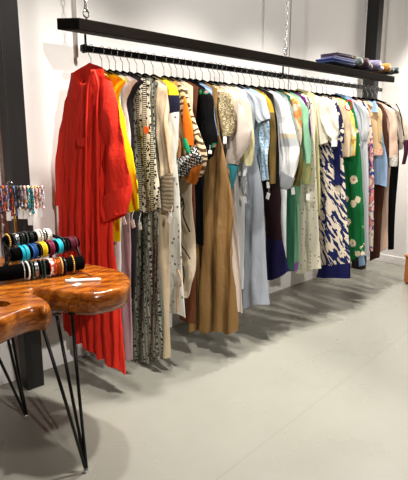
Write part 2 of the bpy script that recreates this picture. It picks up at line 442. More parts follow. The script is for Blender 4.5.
garment('robe', 'long bright red crinkled robe at the near end of the rail, wide sleeves', 'robe', 1.45,
    [(112, 78), (114, 110), (114, 150), (115, 200), (119, 250), (124, 310), (129, 371)], RED, 'olive hanger carrying the red robe',
    far=[(74, 86), (68, 115), (65, 150), (63, 200), (60, 250), (58, 295), (60, 322)],
    t=.036, amp=.0105, k=95, neck=.12, yaw=.10, hang='gold', nV=48, nS=110, noff=.03, sw=.135,
    sleeves=[dict(rows=[((101, 84), (113, 76)), ((102, 110), (117, 104)), ((102, 145), (122, 138)), ((102, 180), (126, 168)), ((103, 205), (128, 192)), ((106, 222), (126, 211))], t=.030, amp=.009, k=50, off=.045, mirror=False, top_t=.5, cuff=[((103, 198), (128, 186)), ((105, 212), (128, 200)), ((107, 224), (126, 213))], cuffmat=RED),
             dict(rows=[((75, 83), (85, 79)), ((67, 102), (79, 100)), ((61, 130), (74, 130)), ((58, 165), (71, 165)), ((57, 205), (71, 205))], t=.03, amp=.004, off=.03, mirror=False, set=False)],
    extra=[strap([(92, 70), (88, 84), (87, 100), (86, 140), (86, 200), (87, 300)], RED, .011, 'front_band', .078), strap([(94, 70), (98, 84), (97, 100), (97, 140), (98, 200), (100, 300)], RED, .013, 'front_band', .078),
           patch([((77, 138), (85, 138)), ((77, 146), (85, 146))], RED, 'pocket_flap', .08, .005)])
YEL = cloth('yellow', '#f5e400', '#e8d000', crease=.4)
garment('shirt', 'bright yellow long-sleeved shirt just behind the red robe', 'shirt', 1.515,
    [(108, 80), (114, 100), (118, 130), (121, 170), (122, 205), (119, 240)], YEL, 'black hanger carrying the yellow shirt behind the red robe',
    t=.014, amp=.008, sleeves=[dict(rows=[((108, 80), (110, 76)), ((108, 100), (119, 98)), ((115, 130), (126, 128)), ((122, 165), (134, 160)), ((127, 195), (139, 188)), ((130, 214), (139, 208))], t=.018, amp=.006, off=-.004)],
    tags=[(124, 221, .028, .04, .4)])
WHT = cloth('white_cotton', '#f3f1ec', '#e4e2de')
garment('blouse', 'plain white cotton blouse peeping out above the yellow shirt', 'blouse', 1.56,
    [(117, 79), (120, 92), (121, 110), (122, 150), (122, 200), (121, 292)], WHT, 'black hanger carrying the plain white blouse above the yellow shirt', t=.013, amp=.008)
PINK = cloth('pale_pink', '#ecd3d4', '#e0c4c8')
MAUVE = cloth('mauve', '#c4a5a9', '#b8979c')
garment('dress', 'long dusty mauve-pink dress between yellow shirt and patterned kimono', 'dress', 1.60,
    [(124, 82), (127, 100), (130, 125), (131, 160), (131, 220), (131, 290), (131, 359)], cloth('pink_shaded', '#ecd3d4', kind='bands', zones=[(0, '#eed8d8'), (.42, '#d3b4b6'), (.62, '#bb9a9f')], wob=.1), 'black hanger carrying the mauve-pink dress', t=.014, amp=.009, k=46,  # darker mauve zones lower down are shade painted into the pale pink cloth
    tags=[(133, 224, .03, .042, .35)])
BLK = cloth('black', '#08080a', '#0d0d0f', spec=.08)
garment('top', 'charcoal sleeveless tunic showing between the mauve dress and the patterned kimono', 'top', 1.645,
    [(131, 82), (133, 100), (134, 130), (136, 180), (137, 240), (136, 300)], cloth('charcoal', '#2c2627', '#1b1719'), 'black hanger carrying the charcoal tunic', t=.012, amp=.008, tags=[(140, 226, .025, .04, .2)])
PRINT = cloth('kimono_print', '#dcd6bf', '#17171a', 'ladder', scale=5.5, rung=30, crease=.3)
DARKPRINT = cloth('maxi_print', '#a9aa98', '#2a2b2a', 'ladder', scale=13, rung=48, crease=.6)
garment('kimono_jacket', 'cream and black geometric-print kimono jacket with an orange round sticker', 'jacket', 1.69,
    [(147, 80), (150, 97), (152, 125), (156, 157), (159, 185), (162, 210)], PRINT, 'black hanger carrying the geometric-print kimono jacket',
    far=[(124, 84), (124, 100), (124, 125), (128, 157), (130, 185), (133, 211)], t=.016, amp=.010, k=38, neck=.16, neckw=.06,
    extra=[])
garment('dress', 'long grey and black patterned maxi dress hanging below the kimono jacket', 'dress', 1.74,
    [(152, 84), (154, 105), (155, 140), (157, 190), (160, 240), (162, 300), (162, 361)], DARKPRINT, 'black hanger carrying the grey and black maxi dress',
    far=[(128, 88), (128, 105), (129, 140), (130, 190), (131, 240), (131, 300), (130, 364)], t=.014, amp=.013, k=60, nS=56)
BEIGE = cloth('beige_linen', '#dcc5a4', '#cbb391')
KNIT = cloth('taupe_knit', '#a28f76', '#75664f', 'stripes', scale=14, dirn='Y', dist=3)
garment('dress', 'long beige linen dress with taupe knitted cuffs', 'dress', 1.794,
    [(160, 84), (163, 100), (165, 125), (166, 160), (167, 200), (168, 260), (168, 310), (169, 357)], BEIGE, 'black hanger carrying the beige linen dress with taupe cuffs',
    t=.016, amp=.012, k=62, nS=48, neck=.12,
    sleeves=[dict(rows=[((158, 88), (164, 82)), ((156, 110), (168, 104)), ((156, 140), (170, 135)), ((160, 180), (172, 175))], t=.02, cuff=[((160, 178), (172, 173)), ((161, 195), (173, 190)), ((162, 208), (173, 213))], cuffmat=KNIT, cufflabel='taupe knitted cuff', off=.012)],
    tags=[(170, 219, .03, .05, -.5)])
garment('dress', 'long white dotted dress with a yellow yoke, navy band and tan embroidered line', 'dress', 1.855,
    [(172, 86), (175, 100), (176, 125), (177, 160), (179, 200), (182, 250), (184, 290), (186, 318)],
    cloth('yellow_navy_white', '#f6f4ea', kind='bands', zones=[(0, '#f2e11c'), (.06, '#f2e11c'), (.14, '#14142c'), (.22, '#f1eee2')], wob=.08, dots='#7d785f', dots_from=.26), 'black hanger carrying the yellow-yoked white dotted dress',
    t=.015, amp=.008, k=40,
    sleeves=[dict(rows=[((168, 84), (173, 82)), ((168, 96), (177, 93)), ((166, 120), (178, 112)), ((164, 150), (177, 145)), ((166, 178), (175, 178))],
        mat=cloth('yellow_navy_sleeve', '#f6f4ea', kind='bands', zones=[(0, '#f2e11c'), (.085, '#f2e11c'), (.095, '#14142c'), (.20, '#f1eee2')], wob=.06, dots='#57523f', dots_from=.22), t=.022, off=.008)],
    extra=[strap([(178, 270), (181, 280), (178, 292), (177, 312)], cloth('tan_braid', '#d2a878'), .010, 'embroidery', .036, 'tan braided line')])
PATCHY = cloth('abstract_camel', '#c69a62', kind='paint', scale=6, stops=[(0, '#d9bd93'), (.43, '#c08d55'), (.52, '#1d1a16'), (.545, '#d9c3a0'), (.62, '#e7761b')])
TIGER = cloth('brown_animal_stripe', '#d6bd97', '#4d3a22', 'stripes', scale=9, dirn='Y', dist=6, w=.62)
HOUND = cloth('black_white_speckle', '#f2f1ec', '#101012', 'houndstooth', scale=80)
garment('blouse', 'camel abstract-print blouse with orange panel, animal-stripe sleeve and black-white cuff', 'blouse', 1.935,
    [(184, 88), (188, 105), (189, 130), (190, 160), (190, 178)], PATCHY, 'black hanger carrying the camel abstract-print blouse', t=.018, amp=.008,
    sleeves=[dict(rows=[((178, 84), (186, 86)), ((180, 100), (189, 98)), ((184, 125), (195, 120)), ((190, 148), (204, 143)), ((192, 164), (207, 160)), ((190, 178), (203, 176))],
                  mat=TIGER, label='brown animal-stripe sleeve', amp=.004, t=.022, off=.010),
             dict(rows=[((196, 146), (203, 158)), ((186, 153), (198, 168)), ((175, 160), (181, 177))], mat=HOUND, name='cuff', label='black and white speckled cuff', t=.02, off=.034, mirror=False, nV=10),
             dict(rows=[((192, 166), (203, 164)), ((190, 176), (199, 175)), ((188, 183), (194, 185))], mat=cloth('rust', '#b5651f', '#8a4a14'), name='cuff_lining', label='rust orange cuff lining', t=.014, off=.03, mirror=False, nV=8)],
    extra=[patch([((184, 97), (185, 97)), ((183, 112), (189, 112)), ((183, 128), (193, 128)), ((185, 145), (194, 145))], cloth('orange', '#f07c16', '#de5f0c'), 'orange_panel', .034, label='bright orange panel'),
           patch([((183, 138), (186, 138)), ((184, 147), (189, 147)), ((187, 153), (190, 153))], cloth('emerald', '#159a63', '#0f7f52'), 'green_motif', .044, label='green motif'),
           patch([((176, 138), (180, 138)), ((174, 148), (181, 148)), ((177, 158), (180, 158))], cloth('camel', '#c58f57', '#b67f47'), 'camel_motif', .038, label='plain camel oval')])
CREAMP = cloth('peach_cream', '#efdcc0', '#e6cfae')
ROPE = cloth('black_cord', '#1a1613', '#2b2420')
garment('dress', 'pale cream dress with black looped cord embroidery down the front', 'dress', 1.99,
    [(191, 90), (193, 120), (193, 160), (193, 200), (195, 240), (195, 275), (187, 297)], CREAMP, 'black hanger carrying the cream dress with black cord', t=.016, amp=.010, k=38,
    extra=[strap([(180, 194), (183, 202), (180, 208), (182, 198), (184, 206), (183, 214), (187, 226), (190, 232)], ROPE, .009, 'cord_embroidery', .034, 'black cord'),
           strap([(179, 232), (181, 244), (186, 252), (190, 259)], ROPE, .009, 'cord_embroidery', .034, 'black cord'),
           strap([(183, 266), (184, 276), (183, 284)], ROPE, .009, 'cord_embroidery', .034, 'black cord')])
garment('skirt', 'rust-brown fringed skirt seen at the foot of the cream dress', 'skirt', 2.035,
    [(193, 100), (194, 150), (195, 200), (195, 260), (194, 322)], cloth('rust_brown', '#6e3d26', '#4d2a1b', crease=.6), 'black hanger carrying the rust-brown skirt', t=.014, amp=.010, far=[(172, 104), (174, 150), (176, 200), (178, 260), (180, 320)])
BFLOR = cloth('black_floral', '#070708', '#1f6a3c', 'flowers', scale=15, r=.36, c3='#b0566b', spec=.08)
garment('dress', 'black dress with a dark floral-print sleeve, hem at mid-thigh', 'dress', 2.085,
    [(204, 86), (206, 110), (205, 140), (204, 180), (204, 225), (203, 247)], BLK, 'black hanger carrying the black floral-sleeved dress', t=.018, amp=.010,
    sleeves=[dict(rows=[((196, 88), (207, 84)), ((200, 105), (212, 97)), ((203, 130), (214, 120)), ((205, 148), (216, 140)), ((206, 160), (214, 156))], mat=BFLOR, label='black sleeve with green and pink flowers', t=.026)],
    tags=[(210, 152, .028, .02, 0)])
garment('shirt', 'faded denim-blue shirt, only its sleeve showing beside the black dress', 'shirt', 2.138,
    [(207, 90), (211, 105), (213, 125), (210, 150)], cloth('denim_blue', '#8ea6c4', '#7a94b6'), 'black hanger carrying the denim-blue shirt', t=.013, amp=.006,
    sleeves=[dict(rows=[((205, 92), (210, 88)), ((207, 108), (214, 102)), ((211, 138), (219, 136))], t=.016)])
TAN = cloth('tan_sateen', '#9a7443', '#7f5c2e', rough=.6, crease=.5, spec=.4)
garment('trousers', 'full-length tan brown wide-leg trousers with soft vertical folds', 'trousers', 2.185,
    [(214, 92), (219, 130), (226, 160), (231, 200), (234, 250), (237, 333)], TAN, 'black hanger carrying the tan brown trousers',
    far=[(190, 96), (190, 130), (191, 160), (191, 200), (191, 250), (190, 330)], t=.016, amp=.022, k=52, nS=60)
TWEED = cloth('cream_crochet', '#d8c9a4', '#8a7650', 'lace', scale=85, r=.13, crease=.9)
garment('cardigan', 'chunky cream crochet cardigan with open-weave sleeve above the tan trousers', 'cardigan', 2.245,
    [(222, 88), (226, 100), (228, 115), (228, 128), (226, 136)], TWEED, 'black hanger carrying the cream crochet cardigan', t=.02, amp=.008, neck=.07,
    sleeves=[dict(rows=[((211, 86), (222, 84)), ((214, 100), (231, 94)), ((218, 115), (235, 108)), ((221, 128), (234, 124)), ((223, 138), (231, 136))], t=.03, amp=.008, off=.008)],
    tags=[(225, 140, .028, .042, 0)])
SATIN = cloth('dusty_satin', '#cfbfb2', '#c2b1a4', rough=.45, spec=.5, crease=.3)
TEAL = cloth('teal', '#3f98a2', '#338a95', crease=.2)
garment('blouse', 'dusty greige satin blouse with a bright teal cuff', 'blouse', 2.315,
    [(231, 90), (234, 110), (235, 135), (234, 160), (230, 175)], SATIN, 'black hanger carrying the greige satin blouse', t=.018, amp=.008,
    sleeves=[dict(rows=[((222, 88), (232, 86)), ((226, 105), (240, 100)), ((228, 128), (247, 120)), ((228, 148), (249, 140)), ((227, 163), (238, 165))], t=.03, amp=.009, off=.01,
        cuff=[((226, 161), (238, 166)), ((226, 176), (234, 180)), ((227, 190), (229, 192))], cuffmat=TEAL, cufflabel='bright teal cuff')])
garment('skirt', 'pleated cream-pink long skirt beneath the teal-cuffed blouse', 'skirt', 2.355,
    [(233, 92), (235, 130), (236, 170), (238, 220), (240, 270), (242, 313)], cloth('pleat_cream', '#ead9cb', '#dcc8b8'), 'black hanger carrying the pleated cream-pink skirt', t=.015, amp=.012, k=70, nS=48,
    far=[(214, 95), (214, 130), (216, 170), (220, 220), (226, 270), (228, 314)])
BUTTER = cloth('butter', '#efe6b6', '#e2d69a')
garment('blouse', 'pale butter-yellow blouse with gathered cuff beside the blue-grey dress', 'blouse', 2.40,
    [(241, 91), (243, 110), (245, 135), (244, 160)], BUTTER, 'black hanger carrying the butter-yellow blouse', t=.016, amp=.008,
    sleeves=[dict(rows=[((234, 90), (243, 87)), ((239, 105), (248, 100)), ((243, 125), (252, 118)), ((244, 145), (254, 140)), ((244, 160), (253, 160)), ((246, 166), (250, 166))], t=.018, amp=.004, off=.020)])
garment('shirt', 'white shirt with grey turned cuff hanging beneath the butter-yellow blouse', 'shirt', 2.44,
    [(245, 92), (246, 115), (246, 145), (245, 180), (244, 240), (243, 290)], cloth('white_silk', '#e9ebea', '#d4dadd', rough=.5, spec=.5), 'black hanger carrying the white shirt with grey cuff', t=.014, amp=.011,
    sleeves=[dict(rows=[((240, 140), (245, 140)), ((239, 160), (246, 158)), ((239, 178), (246, 176))], t=.012, off=.010, cuff=[((239, 176), (246, 175)), ((240, 185), (247, 184)), ((243, 194), (247, 194))], cuffmat=cloth('grey_check', '#bcbdbb', '#8d9090', 'houndstooth'), cufflabel='grey checked cuff', mirror=False)],
    tags=[(245, 200, .026, .042, .15)])
BLUEGREY = cloth('blue_grey_linen', '#b6bcc7', '#a6aeba')
garment('dress', 'long plain blue-grey linen dress with short wide sleeves', 'dress', 2.52,
    [(256, 90), (257, 108), (254, 135), (258, 160), (263, 190), (265, 230), (267, 270), (269, 304)], BLUEGREY, 'black hanger carrying the blue-grey linen dress',
    far=[(238, 96), (238, 108), (238, 135), (239, 160), (240, 190), (240, 230), (240, 270), (240, 308)], t=.022, amp=.012, k=30, neck=.1, nS=36,
    sleeves=[dict(rows=[((250, 90), (257, 86)), ((253, 102), (264, 96)), ((256, 116), (269, 110)), ((260, 124), (271, 118))], t=.03, amp=.006, off=.006)])
BLACE = cloth('blue_lace', '#7fb0d4', '#d7e7f2', 'lace', scale=70, r=.12)
garment('blouse', 'light blue lace blouse, its sleeve hanging below the grey dress sleeve', 'blouse', 2.585,
    [(260, 93), (263, 115), (263, 140), (262, 165)], BLACE, 'black hanger carrying the light blue lace blouse', t=.013, amp=.006,
    sleeves=[dict(rows=[((256, 95), (263, 92)), ((259, 125), (269, 122)), ((259, 150), (269, 148)), ((261, 180), (269, 180))], t=.018)])
OCHRE = cloth('ochre_lace', '#b99a2a', '#6f5a17', 'lace', scale=55, r=.14)
garment('blouse', 'mustard lace-topped blouse with long olive-brown sleeve', 'blouse', 2.64,
    [(265, 92), (269, 105), (270, 120), (270, 150)], OCHRE, 'black hanger carrying the mustard lace blouse', t=.014, amp=.006,
    sleeves=[dict(rows=[((261, 92), (267, 89)), ((264, 108), (272, 104)), ((267, 130), (275, 128)), ((268, 160), (275, 160)), ((269, 184), (275, 183))],
             mat=cloth('mustard_olive', '#6d5326', kind='bands', zones=[(0, '#b99a2a'), (.17, '#725a2c')], wob=.05), label='olive-brown sleeve', t=.018)],
    tags=[(268, 185, .022, .04, .2)])
MAROON = cloth('black_maroon', '#1c0b10', '#3a0f1c')
garment('dress', 'black-maroon long dress with a flared dark navy hem', 'dress', 2.715,
    [(275, 93), (277, 120), (278, 160), (280, 200), (281, 232), (285, 255), (289, 272)],
    cloth('maroon_navy', '#1c0b10', kind='bands', zones=[(0, '#160a0d'), (.62, '#22090f'), (.98, '#17123f')], wob=.02), 'black hanger carrying the black-maroon dress',
    far=[(254, 98), (256, 120), (258, 160), (262, 200), (265, 235), (265, 258), (266, 281)], t=.02, amp=.014, k=34,
    tags=[(268, 196, .028, .045, -.3)])
STRIPEW = cloth('white_grey_stripe', '#f1f2f2', kind='bands', zones=[(0, '#f4f5f5'), (.16, '#d8dcde'), (.2, '#f4f5f5'), (.27, '#c9bfa6'), (.31, '#b9bdbf'), (.36, '#f3f3f2'), (.6, '#eceded')])
garment('shirt', 'crisp white shirt with grey banded rolled sleeve', 'shirt', 2.80,
    [(282, 96), (285, 115), (287, 145), (287, 180), (287, 225), (287, 274)], cloth('white_crisp', '#eff0f0', '#dfe2e4'), 'black hanger carrying the white shirt with grey bands', t=.016, amp=.010,
    far=[(262, 100), (264, 115), (268, 145), (272, 180), (276, 225), (280, 276)],
    sleeves=[dict(rows=[((274, 94), (283, 92)), ((277, 110), (288, 105)), ((280, 130), (293, 125)), ((283, 148), (299, 146)), ((284, 162), (298, 162)), ((282, 176), (294, 180))], mat=STRIPEW, t=.026, off=.01,
        cuff=[((282, 170), (295, 178)), ((280, 178), (291, 187)), ((279, 184), (287, 190))], cuffmat=cloth('grey_chambray', '#b3b7ba', '#9da2a6'), cufflabel='grey rolled cuff')])
GREYB = cloth('slate_grey', '#8b9692', '#76837f')
garment('blouse', 'slate grey blouse with olive lower sleeve, tucked behind the white shirt', 'blouse', 2.865,
    [(286, 97), (289, 115), (290, 140), (291, 165)], GREYB, 'black hanger carrying the slate grey blouse', t=.013, amp=.006,
    sleeves=[dict(rows=[((283, 97), (288, 94)), ((285, 115), (292, 110)), ((290, 140), (299, 136)), ((293, 165), (303, 163)), ((289, 184), (299, 186))],
        mat=cloth('grey_olive', '#8b9692', kind='bands', zones=[(0, '#86918d'), (.33, '#6e5f2b')], wob=.03), t=.018)],
    tags=[(293, 191, .03, .05, .2)])
garment('trousers', 'deep bottle-green trousers showing below the banded white sleeve', 'trousers', 2.91,
    [(290, 98), (292, 130), (293, 170), (294, 215), (294, 250), (293, 270)], cloth('bottle_green', '#2f6b50', '#255741'), 'black hanger carrying the bottle-green trousers', far=[(270, 101), (272, 130), (278, 170), (284, 215), (286, 250), (287, 272)], t=.014, amp=.012, k=55)
PEACH = cloth('peach_print', '#e9c9a0', kind='paint', scale=14, stops=[(0, '#efe0c2'), (.45, '#e8a55f'), (.55, '#e98a4b'), (.62, '#b9c07a')])
garment('blouse', 'peach and orange painterly-print blouse beside the mint dress', 'blouse', 2.96,
    [(295, 97), (298, 112), (299, 135), (298, 160)], PEACH, 'black hanger carrying the peach print blouse', t=.014, amp=.008,
    sleeves=[dict(rows=[((290, 97), (297, 93)), ((292, 110), (300, 106)), ((294, 130), (301, 128)), ((295, 148), (300, 148))], t=.02)])
MINT = cloth('mint', '#8fc4a0', '#7fb693')
EMB = cloth('orange_green_embroidery', '#c98a5c', '#7f9c63', 'houndstooth', scale=60)
garment('dress', 'long mint green dress with orange embroidered cuff', 'dress', 3.03,
    [(301, 98), (303, 120), (303, 150), (301, 190), (299, 230), (298, 269)], MINT, 'black hanger carrying the mint green dress',
    far=[(280, 101), (281, 120), (283, 150), (286, 190), (289, 230), (290, 268)], t=.017, amp=.014, k=44,
    sleeves=[dict(rows=[((297, 98), (303, 95)), ((298, 115), (308, 110)), ((300, 135), (310, 130)), ((302, 163), (311, 163))], t=.024, off=.01,
        cuff=[((302, 161), (311, 161)), ((302, 173), (311, 173)), ((302, 184), (311, 184))], cuffmat=EMB, cufflabel='orange and green embroidered cuff')],
    extra=[patch([((297, 262), (299, 262)), ((291, 268), (298, 268)), ((290, 271), (297, 271))], cloth('lilac', '#b06fc9', '#a060bb'), 'hem_ruffle', .02, label='lilac hem ruffle')],
    tags=[(308, 197, .032, .045, 0)])
PURP = cloth('purple', '#6d1a75', '#571260')
garment('top', 'vivid purple top, a narrow strip beside the mint sleeve', 'top', 3.09,
    [(306, 98), (309, 112), (311, 128), (311, 139)], PURP, 'black hanger carrying the purple top', t=.014, amp=.006)
DOT = cloth('cream_dotted', '#efe6cf', '#5a5348', 'dots', scale=32, r=.17)
garment('dress', 'long cream dress scattered with small dark dots', 'dress', 3.17,
    [(313, 98), (315, 120), (315, 150), (317, 190), (319, 230), (321, 269)], DOT, 'black hanger carrying the cream dotted dress',
    far=[(293, 101), (293, 120), (294, 150), (296, 190), (297, 230), (297, 273)], t=.02, amp=.014, k=38,
    extra=[strap([(307, 97), (310, 104), (308, 110), (305, 106)], ROPE, .007, 'neck_tie', .034, 'black neck tie')])
garment('slip_dress', 'pale lemon slip dress, a narrow strip beside the dotted dress', 'dress', 3.255,
    [(316, 99), (317, 120), (319, 150), (320, 190), (320, 215)], cloth('lemon', '#e0d9a2', '#d4cb8c'), 'black hanger carrying the lemon slip dress', sw=.15, t=.013, amp=.006)
IVORY = cloth('ivory', '#f4efdf', '#e9e2cd', rough=.6)
garment('blouse', 'ivory blouse with voluminous puffed sleeve and gathered cuff', 'blouse', 3.34,
    [(327, 99), (328, 112), (329, 128), (329, 143)], IVORY, 'black hanger carrying the ivory puff-sleeved blouse', t=.02, amp=.010,
    sleeves=[dict(rows=[((316, 98), (328, 94)), ((318, 110), (334, 104)), ((321, 122), (338, 117)), ((326, 134), (339, 130)), ((331, 141), (337, 139)), ((330, 147), (337, 147))], t=.034, amp=.010, off=.01)],
    tags=[(334, 143, .04, .05, 0)])
ZEB = cloth('navy_zebra', '#1b2558', '#eadbc6', 'zebra', crease=.25)
NAVY = cloth('navy', '#151a52', '#101444')
garment('dress', 'long navy and cream zebra-print dress with solid navy hem band', 'dress', 3.44,
    [(334, 101), (338, 125), (342, 150), (345, 180), (347, 220), (350, 262)], ZEB, 'black hanger carrying the navy zebra-print dress',
    far=[(316, 103), (316, 125), (317, 150), (317, 180), (318, 220), (319, 268)], t=.024, amp=.010, k=26, nS=36,
    extra=[patch([((334, 140), (340, 140)), ((334, 165), (340, 165)), ((334, 185), (340, 185))], NAVY, 'placket', .036, label='solid navy placket'),
           patch([((319, 265), (350.5, 263)), ((318, 271), (350.5, 271)), ((316, 277), (350.5, 278))], NAVY, 'hem_band', .0, .03, 'solid navy hem band')])
garment('blouse', 'cream blouse with bold navy brush strokes', 'blouse', 3.51,
    [(339, 101), (342, 115), (344, 130), (344, 142)], cloth('cream_brush', '#f0e4cf', '#1c1f44', 'mottle', scale=14, c3='#f0e4cf'), 'black hanger carrying the cream blouse with navy strokes', t=.015, amp=.006,
    far=[(322, 103), (322, 115), (323, 130), (324, 142)], hang='black')
SAND = cloth('sand', '#e3cba8', '#d4b88f')
garment('blouse', 'pale sand boxy blouse between the brushstroke blouse and the green floral dress', 'blouse', 3.60,
    [(345, 102), (349, 115), (351, 135), (350, 158)], SAND, 'black hanger carrying the sand boxy blouse', t=.018, amp=.008,
    extra=[strap([(346, 102), (350, 100), (352, 104), (350, 110), (346, 109), (345, 105)], cloth('red_ribbon', '#d81f2a'), .010, 'neck_ribbon', .03, 'red neck ribbon')])
garment('top', 'yellow and white wrap top with tan lapel', 'top', 3.66,
    [(350, 103), (354, 118), (356, 138), (355, 157)], cloth('yellow_wrap', '#e9df93', kind='paint', scale=9, stops=[(0, '#f2ead0'), (.47, '#e6d878'), (.58, '#c89b58')]), 'black hanger carrying the yellow wrap top', t=.014, amp=.006)
GFLOR = cloth('green_floral', '#0d6a35', '#e9d9b8', 'flowers', scale=10, r=.47, c3='#cf8f86', crease=.4)
garment('dress', 'long emerald green dress with cream rose print', 'dress', 3.745,
    [(355, 103), (359, 130), (362, 160), (364, 195), (365, 225), (366, 254)], GFLOR, 'black hanger carrying the green rose-print dress',
    far=[(336, 105), (338, 130), (341, 160), (344, 195), (346, 225), (346, 264)], t=.024, amp=.016, k=34, nS=36)
garment('trousers', 'light blue denim trousers peeking out under the green dress hem', 'trousers', 3.80,
    [(350, 104), (355, 140), (359, 190), (361, 230), (365, 266)], cloth('sky_denim', '#9bbbe0', '#86a8d0'), 'black hanger carrying the light blue trousers', far=[(346, 106), (348, 140), (352, 190), (356, 230), (359, 268)], t=.016, amp=.006, sw=.15)
garment('tunic', 'pale grey long tunic beside the green rose-print dress', 'tunic', 3.88,
    [(362, 104), (366, 120), (368, 150), (369, 190), (369, 225), (369, 257)], cloth('pale_grey', '#d5d5d8', '#c6c7cc'), 'black hanger carrying the pale grey tunic', t=.016, amp=.008,
    sleeves=[dict(rows=[((358, 104), (364, 101)), ((361, 115), (368, 112)), ((363, 132), (369, 130)), ((362, 140), (367, 140))], t=.02)])
garment('dress', 'coral and blue printed long dress, a narrow strip under the tan blouse', 'dress', 3.99,
    [(369, 105), (372, 130), (374, 170), (374, 210), (373, 250)], cloth('coral_blue', '#eed9c4', kind='paint', scale=18, stops=[(0, '#f0dcc6'), (.46, '#2c4a93'), (.53, '#e9877d'), (.62, '#f1cfc0')]), 'black hanger carrying the coral and blue dress', t=.015, amp=.008)
TANB = cloth('tan_cotton', '#ddc193', '#cdae7d')
garment('blouse', 'tan cotton blouse with light blue appliqué and coral hem border', 'blouse', 4.09,
    [(374, 105), (378, 118), (381, 135), (383, 154)], TANB, 'black hanger carrying the tan appliqué blouse', far=[(357, 107), (359, 118), (362, 135), (365, 156)], t=.02, amp=.008, k=26, neck=.09,
    sleeves=[dict(rows=[((370, 105), (376, 101)), ((374, 115), (381, 110)), ((376, 130), (383, 126)), ((377, 142), (383, 142))], t=.022)],
    extra=[patch([((373, 101), (376, 101)), ((372, 108), (377, 108)), ((370, 112), (379, 112))], cloth('pale_blue', '#a9cbe8', '#8fb6da'), 'applique', .044, label='light blue appliqué'),
           patch([((367, 149), (383, 148)), ((367, 155), (383, 155))], cloth('coral_check', '#e2725e', '#eec2a4', 'houndstooth', scale=60), 'hem_border', .012, .026, 'coral woven border')])
garment('shorts', 'light blue cotton shorts hanging below the coral border', 'shorts', 4.17,
    [(378, 106), (382, 130), (387, 160), (387, 186)], cloth('light_blue', '#a3c2e6', '#8fb2da'), 'black hanger carrying the light blue shorts', t=.018, amp=.008)
garment('coat', 'dark chocolate brown long coat near the far end of the rail', 'coat', 4.255,
    [(383, 106), (387, 120), (388, 150), (385, 190), (381, 225), (379, 258)], cloth('chocolate', '#4b291b', '#3a1f14'), 'black hanger carrying the chocolate coat', far=[(364, 108), (365, 120), (367, 150), (369, 190), (370, 225), (370, 262)], t=.02, amp=.010)
BLUSH = cloth('blush', '#e3c1ab', '#d6b099')
garment('dress', 'long blush pink dress with white lace cuff', 'dress', 4.345,
    [(388, 107), (391, 130), (391, 160), (389, 190), (388, 220), (388, 248)], BLUSH, 'black hanger carrying the blush pink dress', far=[(368, 109), (370, 130), (374, 160), (376, 190), (377, 220), (377, 252)], t=.018, amp=.010,
    sleeves=[dict(rows=[((386, 107), (391, 103)), ((388, 118), (396, 114)), ((389, 140), (397, 138)), ((389, 158), (397, 158))], t=.022,
        cuff=[((388, 156), (398, 155)), ((389, 161), (398, 160)), ((390, 166), (397, 166))], cuffmat=cloth('white_lace', '#f2ece2', '#cfc4b4', 'lace'), cufflabel='white lace cuff')])
garment('dress', 'black long dress between the blush dress and the last cream jacket', 'dress', 4.43,
    [(393, 107), (397, 125), (399, 150), (398, 175), (395, 210), (394, 248)], BLK, 'black hanger carrying the black long dress at the far end', far=[(374, 109), (376, 125), (380, 150), (384, 175), (387, 210), (388, 250)], t=.016, amp=.008)
garment('jacket', 'cream jacket with black piping and plum cuff, last on the rail', 'jacket', 4.515,
    [(397, 108), (401, 122), (403, 138), (403, 150)], cloth('greige', '#ddd0bd', '#cdbfab'), 'black hanger carrying the cream jacket at the far end', t=.018, amp=.006,
    sleeves=[dict(rows=[((394, 107), (399, 104)), ((398, 118), (404, 114)), ((401, 130), (408, 128)), ((402, 142), (409, 142))], t=.022,
        cuff=[((403, 140), (409, 140)), ((404, 152), (408, 152)), ((402, 164), (405, 164))], cuffmat=cloth('plum', '#4a1c34', '#331226'), cufflabel='plum cuff')],
    extra=[strap([(396, 104), (400, 112), (402, 124), (404, 136)], ROPE, .010, 'piping', .045, 'black piping')])

# ------------------------------------------------------------------ round sticker on the kimono jacket
_km = [o for o in bpy.data.objects if o.name.startswith('kimono_jacket')][0]
_c = at_plane(146.5, 130, (1.69-.045, RY, 0), Vector((-1, 0, 0)))
bm = bmesh.new(); add_tube(bm, [_c, _c+Vector((-.003, 0, 0))], .021, 20)
_s = bm_obj('sticker', bm, plain('orange_sticker', '#ee6a1c', .5), _km); _s['label'] = 'orange round sticker'
# ------------------------------------------------------------------ slab table on hairpin legs
TZ = .79
tp = [(128, 281), (127, 275), (118, 270), (100, 266), (83, 263), (55, 259), (25, 258), (0, 257), (-45, 262), (-90, 275), (-115, 300), (-100, 325), (-60, 330), (-25, 324), (0, 318), (10, 314), (20, 310), (29, 307), (38, 306), (45, 306), (47, 302), (42, 298), (35, 294.5), (29.5, 291.5), (29, 289), (36, 288), (48, 288.5), (60, 290), (74, 292), (92, 292.5), (110, 290), (122, 286)]
P0 = [at(x, y, 2, TZ) for x, y in tp]
outl = []
for i in range(len(P0)):
    for q in range(4):
        a = [P0[i-1], P0[i], P0[(i+1) % len(P0)], P0[(i+2) % len(P0)]]; f = q/4
        outl.append(Vector([.5*((2*a[1][c])+(-a[0][c]+a[2][c])*f+(2*a[0][c]-5*a[1][c]+4*a[2][c]-a[3][c])*f*f+(-a[0][c]+3*a[1][c]-3*a[2][c]+a[3][c])*f**3) for c in range(3)]))
table = thing('slab_table', 'live-edge polished wooden slab table on black hairpin legs', 'table', (.93, 1.9, 0))
N = len(outl); prof = [(-.005, 0), (0, -.003), (.006, -.011), (.010, -.028), (.008, -.060), (.000, -.085), (-.014, -.099)]
vs, fs = [], []
area = sum(outl[i].x*outl[(i+1) % N].y-outl[(i+1) % N].x*outl[i].y for i in range(N)); sg = 1 if area > 0 else -1
nrm2 = []
